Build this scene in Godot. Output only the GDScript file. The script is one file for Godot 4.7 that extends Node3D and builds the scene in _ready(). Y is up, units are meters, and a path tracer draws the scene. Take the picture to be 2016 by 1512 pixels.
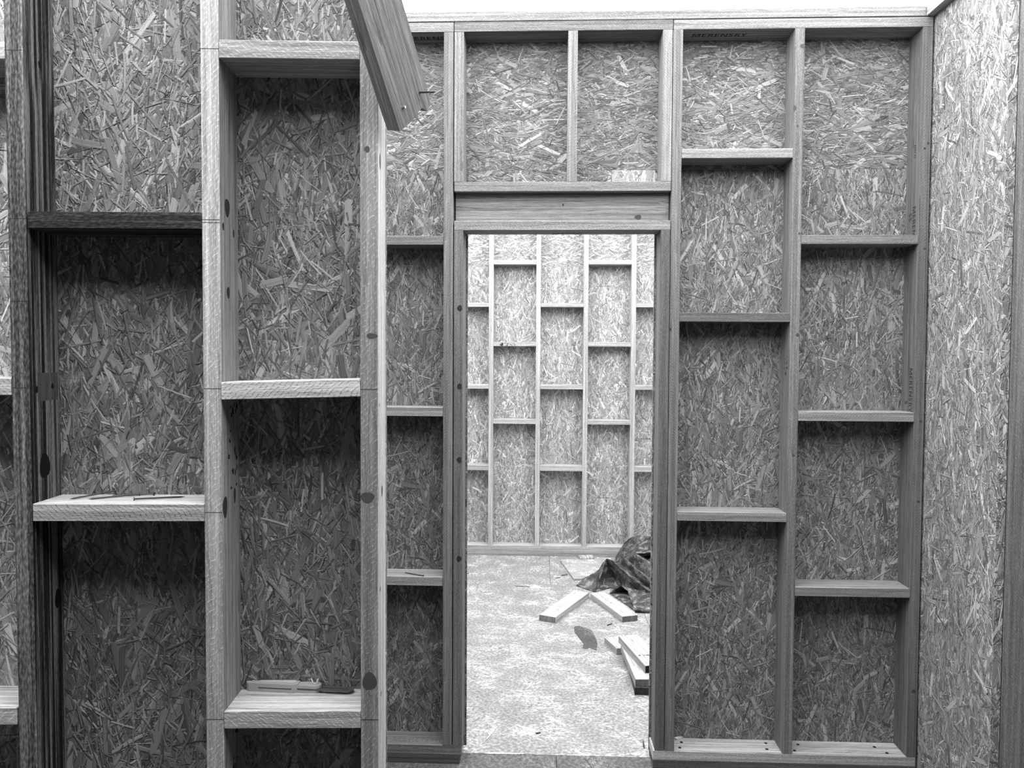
extends Node3D
# Timber framed rooms under an open overcast sky, black and white photograph.

const STUD := 0.038
const DEEP := 0.114
const BACK_Z := -3.1          # front of the door wall's studs
const FAR_Z := -6.44          # front of the far room's wall
const TOP := 3.049            # top of the upper plate
const DECK_Z := -0.42         # edge of the deck overhead, where the hanging plank starts
const REAR_Z := 0.32          # wall behind the viewer
const OSB_TILE := 1.8
const WOOD_LONG := 1.8
const WOOD_WIDE := 0.152

var rng := RandomNumberGenerator.new()
var mats := {}
var taken := {}
var tex := {}

func _ready():
	rng.seed = 20240
	# ---------- camera ----------
	var cam := Camera3D.new()
	cam.name = "camera"
	cam.fov = rad_to_deg(2.0 * atan(756.0 / 1514.0))
	cam.basis = Basis(Vector3.UP, deg_to_rad(2.24)) * Basis(Vector3.RIGHT, deg_to_rad(-2.0)) * Basis(Vector3.BACK, deg_to_rad(0.30))
	cam.position = Vector3(0, 1.676, 0)
	cam.near = 0.02
	add_child(cam)
	cam.current = true
	# ---------- sky: even overcast ----------
	var env := Environment.new()
	var sm := ProceduralSkyMaterial.new()
	sm.sky_top_color = Color(0.97, 0.97, 0.97)
	sm.sky_horizon_color = Color(0.95, 0.95, 0.95)
	sm.ground_bottom_color = Color(0.35, 0.35, 0.35)
	sm.ground_horizon_color = Color(0.6, 0.6, 0.6)
	sm.sky_energy_multiplier = 1.0
	var sky := Sky.new()
	sky.sky_material = sm
	env.background_mode = Environment.BG_SKY
	env.sky = sky
	env.tonemap_mode = Environment.TONE_MAPPER_LINEAR
	env.tonemap_exposure = 9.2
	env.sdfgi_enabled = true
	env.ssao_enabled = true
	env.ssil_enabled = true
	var we := WorldEnvironment.new()
	we.name = "environment"
	we.environment = env
	add_child(we)

	make_textures()
	build_floor()
	build_back_wall()
	build_left_wall()
	build_right_wall()
	build_far_wall()
	build_enclosing_walls()
	build_brace()
	build_far_room_things()
	build_small_things()

# =====================================================================
# textures
# =====================================================================
func stretched(w: int, h: int, sh: int, freq: float, seed_: int, octaves := 3) -> PackedByteArray:
	var n := FastNoiseLite.new()
	n.seed = seed_
	n.noise_type = FastNoiseLite.TYPE_SIMPLEX_SMOOTH
	n.frequency = freq
	n.fractal_octaves = octaves
	var im := n.get_seamless_image(w, sh)
	im.convert(Image.FORMAT_L8)
	if sh != h:
		im.resize(w, h, Image.INTERPOLATE_CUBIC)
	return im.get_data()

func to_tex(b: PackedByteArray, w: int, h: int) -> ImageTexture:
	return ImageTexture.create_from_image(Image.create_from_data(w, h, false, Image.FORMAT_L8, b))

func make_osb():
	var S := 2048
	var m := S - 1
	var alb := stretched(S, S, S, 0.03, 5, 3)
	var hgt := PackedByteArray()
	hgt.resize(S * S)
	hgt.fill(70)
	for i in range(0, S * S):
		alb[i] = 96 + (alb[i] >> 2)
	var r := RandomNumberGenerator.new()
	r.seed = 77
	var streak := PackedInt32Array()
	streak.resize(64)
	var ppm := S / OSB_TILE / 1000.0   # pixels in a millimetre
	var count := 30000
	for k in count:
		var late := float(k) / count
		var big := r.randf()
		var ln := (r.randf_range(18, 60) if big < 0.7 else r.randf_range(55, 115)) * ppm
		var wd := r.randf_range(1.6, 6.5) * ppm
		if big > 0.9 and late < 0.9:
			wd = r.randf_range(7, 19) * ppm
		var a := r.randfn(0.0, 0.48) + PI / 2
		if r.randf() < 0.25:
			a = r.randf_range(0, PI)
		var tone := 156 + int(r.randfn(0, 21))
		var p := r.randf()
		if p < 0.13:
			tone = 205 + int(r.randf_range(-14, 24))
		elif p < 0.18:
			tone = 112 + int(r.randf_range(-14, 14))
		if late > 0.92 and r.randf() < 0.5:
			tone = int(r.randf_range(50, 95))
			wd = r.randf_range(0.8, 2.2) * ppm
			ln = r.randf_range(5, 24) * ppm
		var hh := int(clampf(60 + late * 120 + r.randfn(0, 22), 15, 235))
		var tilt := r.randf_range(-0.9, 0.9) * 20.0
		var run := 0
		for i in 64:
			run = int(run * 0.6 + r.randf_range(-13, 13))
			streak[i] = run
		var ca := cos(a)
		var sa := sin(a)
		var cx := r.randf() * S
		var cy := r.randf() * S
		var skew := r.randf_range(-0.9, 0.9)
		var bend := r.randf_range(-0.05, 0.05) / ppm * 0.02
		var nt := int(ln / 0.85)
		var ns := maxi(2, int(wd / 0.85))
		for i in ns:
			var s := (i + 0.5) * 0.85 - wd * 0.5
			var c := clampi(tone + streak[(i * 3) & 63], 0, 255)
			var hv := clampi(hh + int(tilt * s / wd * 2.0), 0, 255)
			if i == 0 or i == ns - 1:
				hv = maxi(0, hv - 26)
			var short := int(absf(s) / wd * 2.0 * wd * 0.5)
			var x0 := cx - s * sa + (s * skew) * ca
			var y0 := cy + s * ca + (s * skew) * sa
			var t0 := -ln * 0.5 + short * 0.6
			var steps := nt - short
			for j in steps:
				var t := t0 + j * 0.85
				var q := bend * t * t
				var xi := int(x0 + t * ca - q * sa) & m
				var yi := int(y0 + t * sa + q * ca) & m
				var id := yi * S + xi
				alb[id] = c
				hgt[id] = hv
	tex.osb = to_tex(alb, S, S)
	# trodden, dusty floor board: the same strands, worn pale, with grimy patches
	var grime := stretched(S, S, S, 0.0035, 41, 5)
	var dust := stretched(S, S, S, 0.045, 42, 3)
	var flo := PackedByteArray()
	flo.resize(S * S)
	for i in S * S:
		var g := grime[i] - 128
		flo[i] = clampi(int(170 + (alb[i] - 150) * 0.62 * clampf(1.0 + g / 60.0, 0.3, 1.5) + g * 0.14 + (dust[i] - 128) * 0.34), 0, 255)
	tex.floor = to_tex(flo, S, S)
	tex.osb_h = to_tex(hgt, S, S)

func make_wood():
	var w := 512
	var h := 2048
	var warp := stretched(w, h, 64, 0.012, 11, 2)
	var fine := stretched(w, h, 128, 0.16, 12, 3)
	var spot := stretched(w, h, h, 0.05, 13, 3)
	var broad := stretched(w, h, 64, 0.02, 14, 2)
	var wave := stretched(w, h, 512, 0.01, 15, 2)
	var face := PackedByteArray()
	var edge := PackedByteArray()
	var edge_h := PackedByteArray()
	var edge_dark := PackedByteArray()
	var face_h := PackedByteArray()
	var dark := PackedByteArray()
	var dark_edge := PackedByteArray()
	for b in [face, edge, edge_dark, edge_h, face_h, dark, dark_edge]:
		b.resize(w * h)
	for y in h:
		var row := y * w
		for x in w:
			var i := row + x
			var ph := x * (16.0 / 512.0) + warp[i] * (7.0 / 255.0)
			var f := ph - floorf(ph)
			var ring := f * f * f                      # late wood gets darker, then stops sharply
			var fn := fine[i] - 128
			var sp := spot[i] - 128
			var base := 190.0 - 58.0 * ring + fn * 0.26 + sp * 0.08 + (broad[i] - 128) * 0.24
			face[i] = clampi(int(base), 0, 255)
			face_h[i] = clampi(int(150 - 60 * ring + fn * 0.5), 0, 255)
			# sawn edge: kerf lines across the grain
			var sph := y * (150.0 / 2048.0) + x * (14.0 / 512.0) + (wave[i] - 128) * (0.5 / 128.0)
			var sf := sph - floorf(sph)
			var line := maxf(0.0, 1.0 - absf(sf - 0.5) * 6.0)
			var keep := clampf((spot[i] - 92) / 60.0, 0.0, 1.0)
			line *= keep
			var eb := 172.0 - 30.0 * ring + fn * 0.20 + sp * 0.10 + (broad[i] - 128) * 0.22
			edge[i] = clampi(int(eb + line * 40.0), 0, 255)
			edge_dark[i] = clampi(int(eb + 8.0 - line * 62.0), 0, 255)
			edge_h[i] = clampi(int(110 + line * 110 - 20 * ring + sp * 0.3), 0, 255)
			# weathered dark timber: bold stripes
			var st := (broad[i] - 128) / 50.0 + (f - 0.5) * 0.6 + fn / 160.0
			dark[i] = clampi(int(100 + 66.0 * clampf(st, -1.0, 1.0) + sp * 0.22), 8, 255)
			dark_edge[i] = clampi(int(104 + 26.0 * clampf(st, -1.0, 1.0) + sp * 0.35 + line * 16.0 + fn * 0.15), 8, 255)
	tex.face = to_tex(face, w, h)
	tex.face_h = to_tex(face_h, w, h)
	tex.edge = to_tex(edge, w, h)
	tex.edgedark = to_tex(edge_dark, w, h)
	tex.edge_h = to_tex(edge_h, w, h)
	tex.dark = to_tex(dark, w, h)
	tex.darkedge = to_tex(dark_edge, w, h)

func make_tarp_texture():
	var S := 512
	var a := stretched(S, S, S, 0.012, 31, 4)
	var b := stretched(S, S, S, 0.10, 32, 2)
	var out := PackedByteArray()
	out.resize(S * S)
	for i in S * S:
		var v := (a[i] - 128) / 128.0 + (b[i] - 128) / 128.0 * 0.55
		var t := smoothstep(0.0, 0.6, v)
		out[i] = clampi(int(46 + 78 * t + (b[i] - 128) * 0.16), 0, 255)
	tex.tarp = to_tex(out, S, S)

func make_textures():
	make_osb()
	make_wood()
	make_tarp_texture()

# =====================================================================
# materials
# =====================================================================
func mat(kind: String, tint := 1.0) -> StandardMaterial3D:
	var key := "%s_%.3f" % [kind, tint]
	if mats.has(key):
		return mats[key]
	var m := StandardMaterial3D.new()
	m.resource_name = kind
	if kind == "osb":
		tint *= 0.77
	elif kind in ["face", "edge", "edgedark"]:
		tint *= 0.80
	m.albedo_color = Color(tint, tint, tint)
	m.roughness = 0.85
	m.metallic_specular = 0.3
	match kind:
		"osb", "floor_osb":
			m.albedo_texture = tex.osb if kind == "osb" else tex.floor
			m.heightmap_enabled = true
			m.heightmap_texture = tex.osb_h
			m.heightmap_scale = 0.7 if kind == "osb" else 0.15
			m.roughness = 0.7
		"face":
			m.albedo_texture = tex.face
			m.heightmap_enabled = true
			m.heightmap_texture = tex.face_h
			m.heightmap_scale = 0.06
		"edge", "edgedark":
			m.albedo_texture = tex[kind]
			m.heightmap_enabled = true
			m.heightmap_texture = tex.edge_h
			m.heightmap_scale = 0.10
		"dark", "darkedge":
			m.albedo_texture = tex[kind]
			m.heightmap_enabled = true
			m.heightmap_texture = tex.face_h
			m.heightmap_scale = 0.06
		"tarp":
			m.albedo_texture = tex.tarp
			m.uv1_triplanar = true
			m.uv1_scale = Vector3(2.2, 2.2, 2.2)
			m.roughness = 0.5
		"iron":
			m.roughness = 0.45
			m.metallic = 0.6
		"chrome":
			m.roughness = 0.18
			m.metallic = 1.0
		"plastic":
			m.roughness = 0.5
		"ink":
			m.roughness = 0.9
	mats[key] = m
	return m

# =====================================================================
# mesh helpers
# =====================================================================
func tri(st: SurfaceTool, p: Array, uv: Array, out: Vector3):
	var n: Vector3 = (p[1] - p[0]).cross(p[2] - p[0])
	var order := [0, 1, 2]
	if n.dot(out) > 0:          # front faces run clockwise
		order = [0, 2, 1]
	for k in order:
		st.set_normal(out)
		st.set_uv(uv[k])
		st.add_vertex(p[k])

func poly(st: SurfaceTool, pts: Array, out: Vector3, uvf: Callable):
	var uv := []
	for p in pts:
		uv.append(uvf.call(p, out))
	for i in range(1, pts.size() - 1):
		tri(st, [pts[0], pts[i], pts[i + 1]], [uv[0], uv[i], uv[i + 1]], out)

func box_mesh(size: Vector3, chamfer: float, uvf: Callable, which: Callable, materials: Array) -> ArrayMesh:
	# chamfered box; which(normal) picks the surface that a face belongs to
	var tools := []
	for m in materials:
		var st := SurfaceTool.new()
		st.begin(Mesh.PRIMITIVE_TRIANGLES)
		tools.append(st)
	var h := size * 0.5
	var c := minf(chamfer, minf(h.x, minf(h.y, h.z)) * 0.4)
	var corner := func(s: Vector3, axis: int) -> Vector3:
		var p := Vector3(s.x * (h.x - c), s.y * (h.y - c), s.z * (h.z - c))
		p[axis] = s[axis] * h[axis]
		return p
	for axis in 3:
		var b := (axis + 1) % 3
		var d := (axis + 2) % 3
		for sgn in [-1.0, 1.0]:
			var out := Vector3.ZERO
			out[axis] = sgn
			var pts := []
			for q in [[-1.0, -1.0], [1.0, -1.0], [1.0, 1.0], [-1.0, 1.0]]:
				var s := Vector3.ZERO
				s[axis] = sgn
				s[b] = q[0]
				s[d] = q[1]
				pts.append(corner.call(s, axis))
			poly(tools[which.call(out)], pts, out, uvf)
		# edges running along axis
		for s1 in [-1.0, 1.0]:
			for s2 in [-1.0, 1.0]:
				var out := Vector3.ZERO
				out[b] = s1
				out[d] = s2
				var pts := []
				for e in [[-1.0, b], [1.0, b], [1.0, d], [-1.0, d]]:
					var s := Vector3.ZERO
					s[axis] = e[0]
					s[b] = s1
					s[d] = s2
					pts.append(corner.call(s, e[1]))
				var flat := Vector3.ZERO
				flat[b] = s1
				var uv2 := func(p: Vector3, _o: Vector3) -> Vector2: return uvf.call(p, flat)
				poly(tools[which.call(flat)], pts, out.normalized(), uv2)
	for sx in [-1.0, 1.0]:
		for sy in [-1.0, 1.0]:
			for sz in [-1.0, 1.0]:
				var s := Vector3(sx, sy, sz)
				poly(tools[0], [corner.call(s, 0), corner.call(s, 1), corner.call(s, 2)], s.normalized(), uvf)
	var mesh := ArrayMesh.new()
	for i in tools.size():
		var before := mesh.get_surface_count()
		tools[i].commit(mesh)
		if mesh.get_surface_count() > before:
			mesh.surface_set_material(before, materials[i])
	return mesh

func put(parent: Node, called: String, mesh: Mesh, at: Vector3, turn := Basis.IDENTITY) -> MeshInstance3D:
	var o := MeshInstance3D.new()
	o.name = called
	o.mesh = mesh
	o.transform = Transform3D(turn, at)
	parent.add_child(o, true)
	return o

# A sawn timber: lo and hi are opposite corners in the parent's axes, grain runs along its longest side.
func timber(parent: Node, called: String, lo: Vector3, hi: Vector3, tint := 1.0, kind := "face", turn := Basis.IDENTITY, edge_tint := -1.0, edge_kind := "edge") -> MeshInstance3D:
	var size := (hi - lo).abs()
	var g := size.max_axis_index()
	var off := Vector2(rng.randf(), rng.randf())
	var flip := -1.0 if rng.randf() < 0.5 else 1.0
	var uvf := func(p: Vector3, n: Vector3) -> Vector2:
		var na := n.abs().max_axis_index()
		if na == g:
			var a := (g + 1) % 3
			var b := (g + 2) % 3
			return Vector2(p[a] / WOOD_WIDE * 0.4, p[b] / WOOD_LONG * 0.3) + off
		var o := 3 - na - g
		return Vector2(p[o] / WOOD_WIDE * flip + 0.31 * na, p[g] / WOOD_LONG + 0.37 * na) + off
	var which := func(n: Vector3) -> int:
		var na := n.abs().max_axis_index()
		if na == g:
			return 0
		return 1 if size[3 - na - g] < 0.06 else 0
	var e := edge_tint if edge_tint >= 0 else tint
	if edge_kind == "edge" and rng.randf() < 0.35:
		edge_kind = "edgedark"
	var mesh := box_mesh(size, 0.0012, uvf, which, [mat(kind, tint), mat(edge_kind, e)])
	return put(parent, called, mesh, (lo + hi) * 0.5, turn)

# A strand board panel. along_x: the strands lie mostly level instead of upright.
func board(parent: Node, called: String, lo: Vector3, hi: Vector3, tint := 1.0, along_x := false, kind := "osb", scale := 1.0) -> MeshInstance3D:
	var size := (hi - lo).abs()
	var off := Vector2(rng.randf(), rng.randf())
	var uvf := func(p: Vector3, n: Vector3) -> Vector2:
		var na := n.abs().max_axis_index()
		var q := Vector2(p.x, p.y)
		if na == 0:
			q = Vector2(p.z, p.y)
		elif na == 1:
			q = Vector2(p.x, p.z)
		if along_x:
			q = Vector2(q.y, q.x)
		return q / (OSB_TILE * scale) + off
	var which := func(_n: Vector3) -> int: return 0
	return put(parent, called, box_mesh(size, 0.0008, uvf, which, [mat(kind, tint)]), (lo + hi) * 0.5)

func flat_uv(p: Vector3, _n: Vector3) -> Vector2:
	return Vector2(p.x, p.z)

# extrude a plan outline (x, z) from y0 to y1
func prism(outline: PackedVector2Array, y0: float, y1: float, m: Material, holes := []) -> ArrayMesh:
	var st := SurfaceTool.new()
	st.begin(Mesh.PRIMITIVE_TRIANGLES)
	var n := outline.size()
	var all := PackedVector2Array(outline)
	var idx := PackedInt32Array()
	if holes.is_empty():
		idx = Geometry2D.triangulate_polygon(outline)
	else:
		# one slot: bridge it into the outline
		var hole: PackedVector2Array = holes[0]
		var best := [0, 0, 1e9]
		for i in n:
			for j in hole.size():
				var d := outline[i].distance_to(hole[j])
				if d < best[2]:
					best = [i, j, d]
		all = PackedVector2Array()
		for i in n + 1:
			all.append(outline[(best[0] + i) % n])
		for j in hole.size() + 1:
			all.append(hole[(best[1] - j + hole.size() * 2) % hole.size()])
		idx = Geometry2D.triangulate_polygon(all)
	for k in range(0, idx.size(), 3):
		for pair in [[y1, Vector3.UP], [y0, Vector3.DOWN]]:
			var p := []
			var uv := []
			for e in 3:
				var v := all[idx[k + e]]
				p.append(Vector3(v.x, pair[0], v.y))
				uv.append(v)
			tri(st, p, uv, pair[1])
	var loops := [outline] + holes
	for li in loops.size():
		var lp: PackedVector2Array = loops[li]
		var area := 0.0
		for i in lp.size():
			area += lp[i].cross(lp[(i + 1) % lp.size()])
		var side := 1.0 if area > 0 else -1.0
		if li > 0:
			side = -side
		for i in lp.size():
			var a := lp[i]
			var b := lp[(i + 1) % lp.size()]
			var d := (b - a).normalized()
			var out := Vector3(d.y, 0, -d.x) * side
			var q := [Vector3(a.x, y0, a.y), Vector3(b.x, y0, b.y), Vector3(b.x, y1, b.y), Vector3(a.x, y1, a.y)]
			poly(st, q, out, flat_uv)
	st.set_material(m)
	return st.commit()

func tube(points: Array, radii: Array, sides: int, m: Material) -> ArrayMesh:
	var st := SurfaceTool.new()
	st.begin(Mesh.PRIMITIVE_TRIANGLES)
	var rings := []
	var ax: Vector3 = (points[points.size() - 1] - points[0]).normalized()
	var u := ax.cross(Vector3(0.31, 0.9, 0.2)).normalized()
	var v := ax.cross(u)
	for i in points.size():
		var ring := []
		for k in sides:
			var a := TAU * k / sides
			ring.append(points[i] + (u * cos(a) + v * sin(a)) * radii[i])
		rings.append(ring)
	for i in points.size() - 1:
		for k in sides:
			var k2 := (k + 1) % sides
			var mid: Vector3 = (rings[i][k] + rings[i][k2] + rings[i + 1][k] + rings[i + 1][k2]) / 4.0
			var out: Vector3 = mid - (points[i] + points[i + 1]) / 2.0
			if radii[i] < 1e-5 and radii[i + 1] > 0 and points[i].distance_to(points[i + 1]) < 1e-5:
				out = -ax
			elif radii[i + 1] < 1e-5 and points[i].distance_to(points[i + 1]) < 1e-5:
				out = ax
			elif points[i].distance_to(points[i + 1]) < 1e-5:
				out = ax if radii[i + 1] < radii[i] else -ax
			poly(st, [rings[i][k], rings[i][k2], rings[i + 1][k2], rings[i + 1][k]], out.normalized(), flat_uv)
	st.set_material(m)
	return st.commit()

func knot(parent: Node, at: Vector3, out: Vector3, rx: float, ry: float, tint := 0.2):
	# a dark knot, a shallow oval boss flush with the timber
	var st := SurfaceTool.new()
	st.begin(Mesh.PRIMITIVE_TRIANGLES)
	var side := Vector3.UP.cross(out).normalized() if absf(out.y) < 0.9 else Vector3.RIGHT
	var up := out.cross(side).normalized()
	for k in 16:
		var a := TAU * k / 16
		var b := TAU * (k + 1) / 16
		var wob := 1.0 + 0.07 * sin(a * 3.0 + at.y * 40.0)
		var wob2 := 1.0 + 0.07 * sin(b * 3.0 + at.y * 40.0)
		tri(st, [out * 0.0007, (side * cos(a) * rx + up * sin(a) * ry) * wob, (side * cos(b) * rx + up * sin(b) * ry) * wob2], [Vector2.ZERO, Vector2.ZERO, Vector2.ZERO], out)
	st.set_material(mat("ink", tint))
	put(parent, "knot", st.commit(), at + out * 0.0002)

func pencil(parent: Node, lo: Vector3, hi: Vector3):
	var uvf := func(_p: Vector3, _n: Vector3) -> Vector2: return Vector2.ZERO
	var which := func(_n: Vector3) -> int: return 0
	put(parent, "pencil_mark", box_mesh((hi - lo).abs(), 0.00005, uvf, which, [mat("ink", 0.25)]), (lo + hi) / 2.0)

# worn, unreadable ink marks: flat flecks lying on a face
func smudges(parent: Node, at: Vector3, out: Vector3, across: float, along: float, count: int):
	var st := SurfaceTool.new()
	st.begin(Mesh.PRIMITIVE_TRIANGLES)
	var v := Vector3.UP if absf(out.y) < 0.5 else Vector3.BACK
	var u := v.cross(out).normalized()
	var r := RandomNumberGenerator.new()
	r.seed = int(at.length() * 1000.0) + count
	for k in count:
		var c := u * r.randf_range(-0.5, 0.5) * across + v * r.randf_range(-0.5, 0.5) * along
		var w := r.randf_range(0.002, 0.006)
		var h := r.randf_range(0.002, 0.009)
		if absf(out.y) > 0.5:
			w = r.randf_range(0.004, 0.010)
			h = r.randf_range(0.002, 0.004)
		var pts := [c - u * w - v * h * 0.6, c - u * w * 0.4 + v * h, c + u * w + v * h * 0.5, c + u * w * 0.7 - v * h]
		poly(st, pts, out, flat_uv)
	st.set_material(mat("ink", 0.15))
	put(parent, "ink_marks", st.commit(), at + out * 0.0004).set_meta("label", "worn black ink marks")

func stamp(parent: Node, text: String, height: float, at: Vector3, turn: Basis, tint := 0.22):
	var t := TextMesh.new()
	var f := SystemFont.new()
	f.font_names = PackedStringArray(["Droid Sans"])
	f.font_weight = 700
	t.font = f
	t.text = text
	t.font_size = 32
	t.pixel_size = height / 24.0
	t.depth = 0.0004
	t.material = mat("ink", tint)
	var o := put(parent, "stamped_lettering", t, at, turn)
	o.set_meta("label", "dark stamped lettering")

func thing(called: String, label: String, category: String, at := Vector3.ZERO, turn := Basis.IDENTITY, group := "") -> Node3D:
	var o := Node3D.new()
	taken[called] = taken.get(called, -1) + 1
	o.name = called if taken[called] == 0 else "%s_%03d" % [called, taken[called]]
	add_child(o)
	o.transform = Transform3D(turn, at)
	o.set_meta("label", label)
	o.set_meta("category", category)
	if group != "":
		o.set_meta("group", group)
	return o

func structure(called: String, label: String, category: String, at := Vector3.ZERO, turn := Basis.IDENTITY) -> Node3D:
	var o := thing(called, label, category, at, turn)
	o.set_meta("kind", "structure")
	return o

# =====================================================================
# the setting
# =====================================================================
func build_floor():
	var f := structure("floor", "pale dusty strand board floor running through the doorway", "floor")
	# rows of boards, joints across the view; the joint at the doorway is open
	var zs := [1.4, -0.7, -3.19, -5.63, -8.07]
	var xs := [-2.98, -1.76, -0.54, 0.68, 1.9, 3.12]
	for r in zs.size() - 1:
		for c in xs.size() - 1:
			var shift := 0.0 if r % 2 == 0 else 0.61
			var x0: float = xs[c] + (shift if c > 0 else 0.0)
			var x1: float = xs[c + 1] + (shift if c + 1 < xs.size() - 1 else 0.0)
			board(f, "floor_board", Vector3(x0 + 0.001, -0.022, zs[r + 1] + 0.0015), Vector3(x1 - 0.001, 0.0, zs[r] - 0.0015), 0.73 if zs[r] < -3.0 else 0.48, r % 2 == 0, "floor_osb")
	# damp stain on the boards of the far room
	var pts := PackedVector2Array()
	for p in [[0.208, -4.741], [0.233, -4.765], [0.262, -4.744], [0.314, -4.7], [0.327, -4.6], [0.335, -4.478], [0.322, -4.353], [0.285, -4.40], [0.262, -4.376], [0.24, -4.389], [0.252, -4.46], [0.228, -4.56], [0.208, -4.636]]:
		pts.append(Vector2(p[0], p[1]))
	var st := SurfaceTool.new()
	st.begin(Mesh.PRIMITIVE_TRIANGLES)
	var idx := Geometry2D.triangulate_polygon(pts)
	for k in range(0, idx.size(), 3):
		var p := []
		var uv := []
		for e in 3:
			var v := pts[idx[k + e]]
			p.append(Vector3(v.x, 0.0005, v.y))
			uv.append(v / OSB_TILE)
		tri(st, p, uv, Vector3.UP)
	st.set_material(mat("floor_osb", 0.42))
	put(f, "damp_stain", st.commit(), Vector3.ZERO).set_meta("label", "dark damp stain on the floor boards")
	var gr := structure("ground", "plain ground around the building", "ground")
	board(gr, "ground_slab", Vector3(-14, -0.3, -18), Vector3(14, -0.06, 10), 0.8, false, "floor_osb", 3.0)

func nog(w: Node, x0: float, x1: float, y0: float, y1: float, z_front: float, tint := 1.0, top := 0.0, roll := 0.0, kind := "face", ek := "edge") -> MeshInstance3D:
	return timber(w, "nogging", Vector3(x0, y0, z_front - DEEP), Vector3(x1, y1, z_front + top), tint, kind, Basis(Vector3.BACK, roll), -1.0, ek)

func build_back_wall():
	var w := structure("wall_back", "timber stud wall with the open doorway, strand board behind its studs", "wall")
	var z := BACK_Z
	var zb := z - DEEP
	var stud := func(x0: float, y0: float, y1: float, tint: float) -> MeshInstance3D:
		return timber(w, "stud", Vector3(x0, y0, zb), Vector3(x0 + STUD, y1, z), tint)
	var plate := func(called: String, x0: float, x1: float, y0: float, y1: float, tint: float) -> MeshInstance3D:
		return timber(w, called, Vector3(x0, y0, zb), Vector3(x1, y1, z), tint)
	# sheathing, its room side at the back of the studs
	var s := zb - 0.0005
	var t := 0.012
	board(w, "sheathing_panel", Vector3(-2.3, 2.4495, s - t), Vector3(0.1138, TOP, s), 0.93, true)
	board(w, "sheathing_panel", Vector3(0.1142, 2.4495, s - t), Vector3(1.66, TOP, s), 0.93, true)
	board(w, "sheathing_panel", Vector3(-2.3, 0.02, s - t), Vector3(-1.5505, 2.4493, s), 1.0)
	board(w, "sheathing_panel", Vector3(-1.55, 0.02, s - t), Vector3(-0.3125, 2.4493, s), 0.86)
	board(w, "sheathing_panel", Vector3(-0.312, 2.218, s - t), Vector3(0.281, 2.4493, s), 0.93, true)
	board(w, "sheathing_panel", Vector3(0.2815, 2.218, s - t), Vector3(0.4595, 2.4493, s), 1.25)
	board(w, "sheathing_panel", Vector3(0.460, 0.02, s - t), Vector3(1.66, 2.4493, s), 0.95)
	# plates
	plate.call("top_plate", -2.3, 1.484, 3.0115, TOP, 0.90)
	plate.call("top_plate", -2.3, -0.361, 2.9705, 3.008, 0.86)
	plate.call("top_plate", -0.358, 0.507, 2.9705, 3.0085, 0.76)
	plate.call("top_plate", 0.510, 1.512, 2.9700, 3.0075, 0.88)
	var bl: MeshInstance3D = plate.call("bottom_plate", -2.3, -0.323, 0.038, 0.076, 0.75)
	plate.call("sill_plate", -2.3, -0.330, 0.0, 0.037, 0.55)
	var br: MeshInstance3D = plate.call("bottom_plate", 0.462, 1.510, 0.038, 0.076, 1.15)
	plate.call("sill_plate", 0.462, 1.512, 0.0, 0.037, 0.6)
	# studs
	for x in [-2.3, -1.83, -1.35]:
		stud.call(x, 0.0765, 2.970, 0.78)
	stud.call(-0.872, 0.0765, 2.970, 0.78)
	var sa: MeshInstance3D = stud.call(-0.400, 0.0765, 2.970, 0.80)
	var sb: MeshInstance3D = stud.call(-0.358, 2.377, 2.970, 0.89)
	var sbl: MeshInstance3D = stud.call(-0.358, 0.0765, 2.1845, 0.70)
	var sc: MeshInstance3D = stud.call(0.095, 2.377, 2.970, 0.91)
	stud.call(0.468, 2.377, 2.970, 0.94)
	stud.call(0.468, 0.0765, 2.1845, 0.68)
	var se: MeshInstance3D = stud.call(0.5085, 0.0765, 2.970, 0.81)
	var sf: MeshInstance3D = stud.call(0.982, 0.0765, 2.970, 0.83)
	var sg: MeshInstance3D = stud.call(1.474, 0.0765, 2.970, 0.73)
	# over the doorway
	plate.call("lintel_plate", -0.357, 0.506, 2.339, 2.3765, 0.86)
	plate.call("lintel_plate", -0.357, 0.506, 2.185, 2.2225, 0.92)
	var lin := timber(w, "lintel", Vector3(-0.356, 2.2228, z - 0.075), Vector3(0.505, 2.3387, z - 0.037), 0.82)
	var lin_back := timber(w, "lintel", Vector3(-0.356, 2.2228, z - DEEP), Vector3(0.505, 2.3387, z - 0.0765), 0.82)
	# noggings
	for b in [[-0.834, -0.401], [-1.312, -0.873], [-1.792, -1.351]]:
		var d := 0.0 if b[0] > -0.9 else 0.36
		nog(w, b[0], b[1], 2.127 - d, 2.163 - d, z, 0.8)
		nog(w, b[0], b[1], 1.434 - d, 1.471 - d, z, 0.9)
		nog(w, b[0], b[1], 0.739 - d * 0.9, 0.776 - d * 0.9, z, 0.95)
	nog(w, 0.547, 0.9815, 2.467, 2.504, z, 0.95)
	nog(w, 0.547, 0.9815, 1.821, 1.857, z, 0.72)
	nog(w, 0.547, 0.9815, 1.021, 1.057, z, 0.95)
	nog(w, 1.0205, 1.4735, 2.129, 2.164, z, 0.85)
	nog(w, 1.0205, 1.4735, 1.428, 1.465, z, 1.0)
	nog(w, 1.0205, 1.4735, 0.723, 0.760, z, 0.92)
	# knots, nail heads and stamps (children of the timber they are in; positions turned into its own axes)
	var own := func(o: MeshInstance3D, p: Vector3) -> Vector3: return p - o.position
	for y in [1.872, 1.556, 1.257, 0.852]:
		knot(sbl, own.call(sbl, Vector3(-0.334, y, z)), Vector3.BACK, 0.010, 0.013, 0.16)
	knot(sb, own.call(sb, Vector3(-0.328, 2.44, z)), Vector3.BACK, 0.006, 0.022, 0.35)
	knot(sc, own.call(sc, Vector3(0.126, 2.63, z)), Vector3.BACK, 0.007, 0.009, 0.4)
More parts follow.
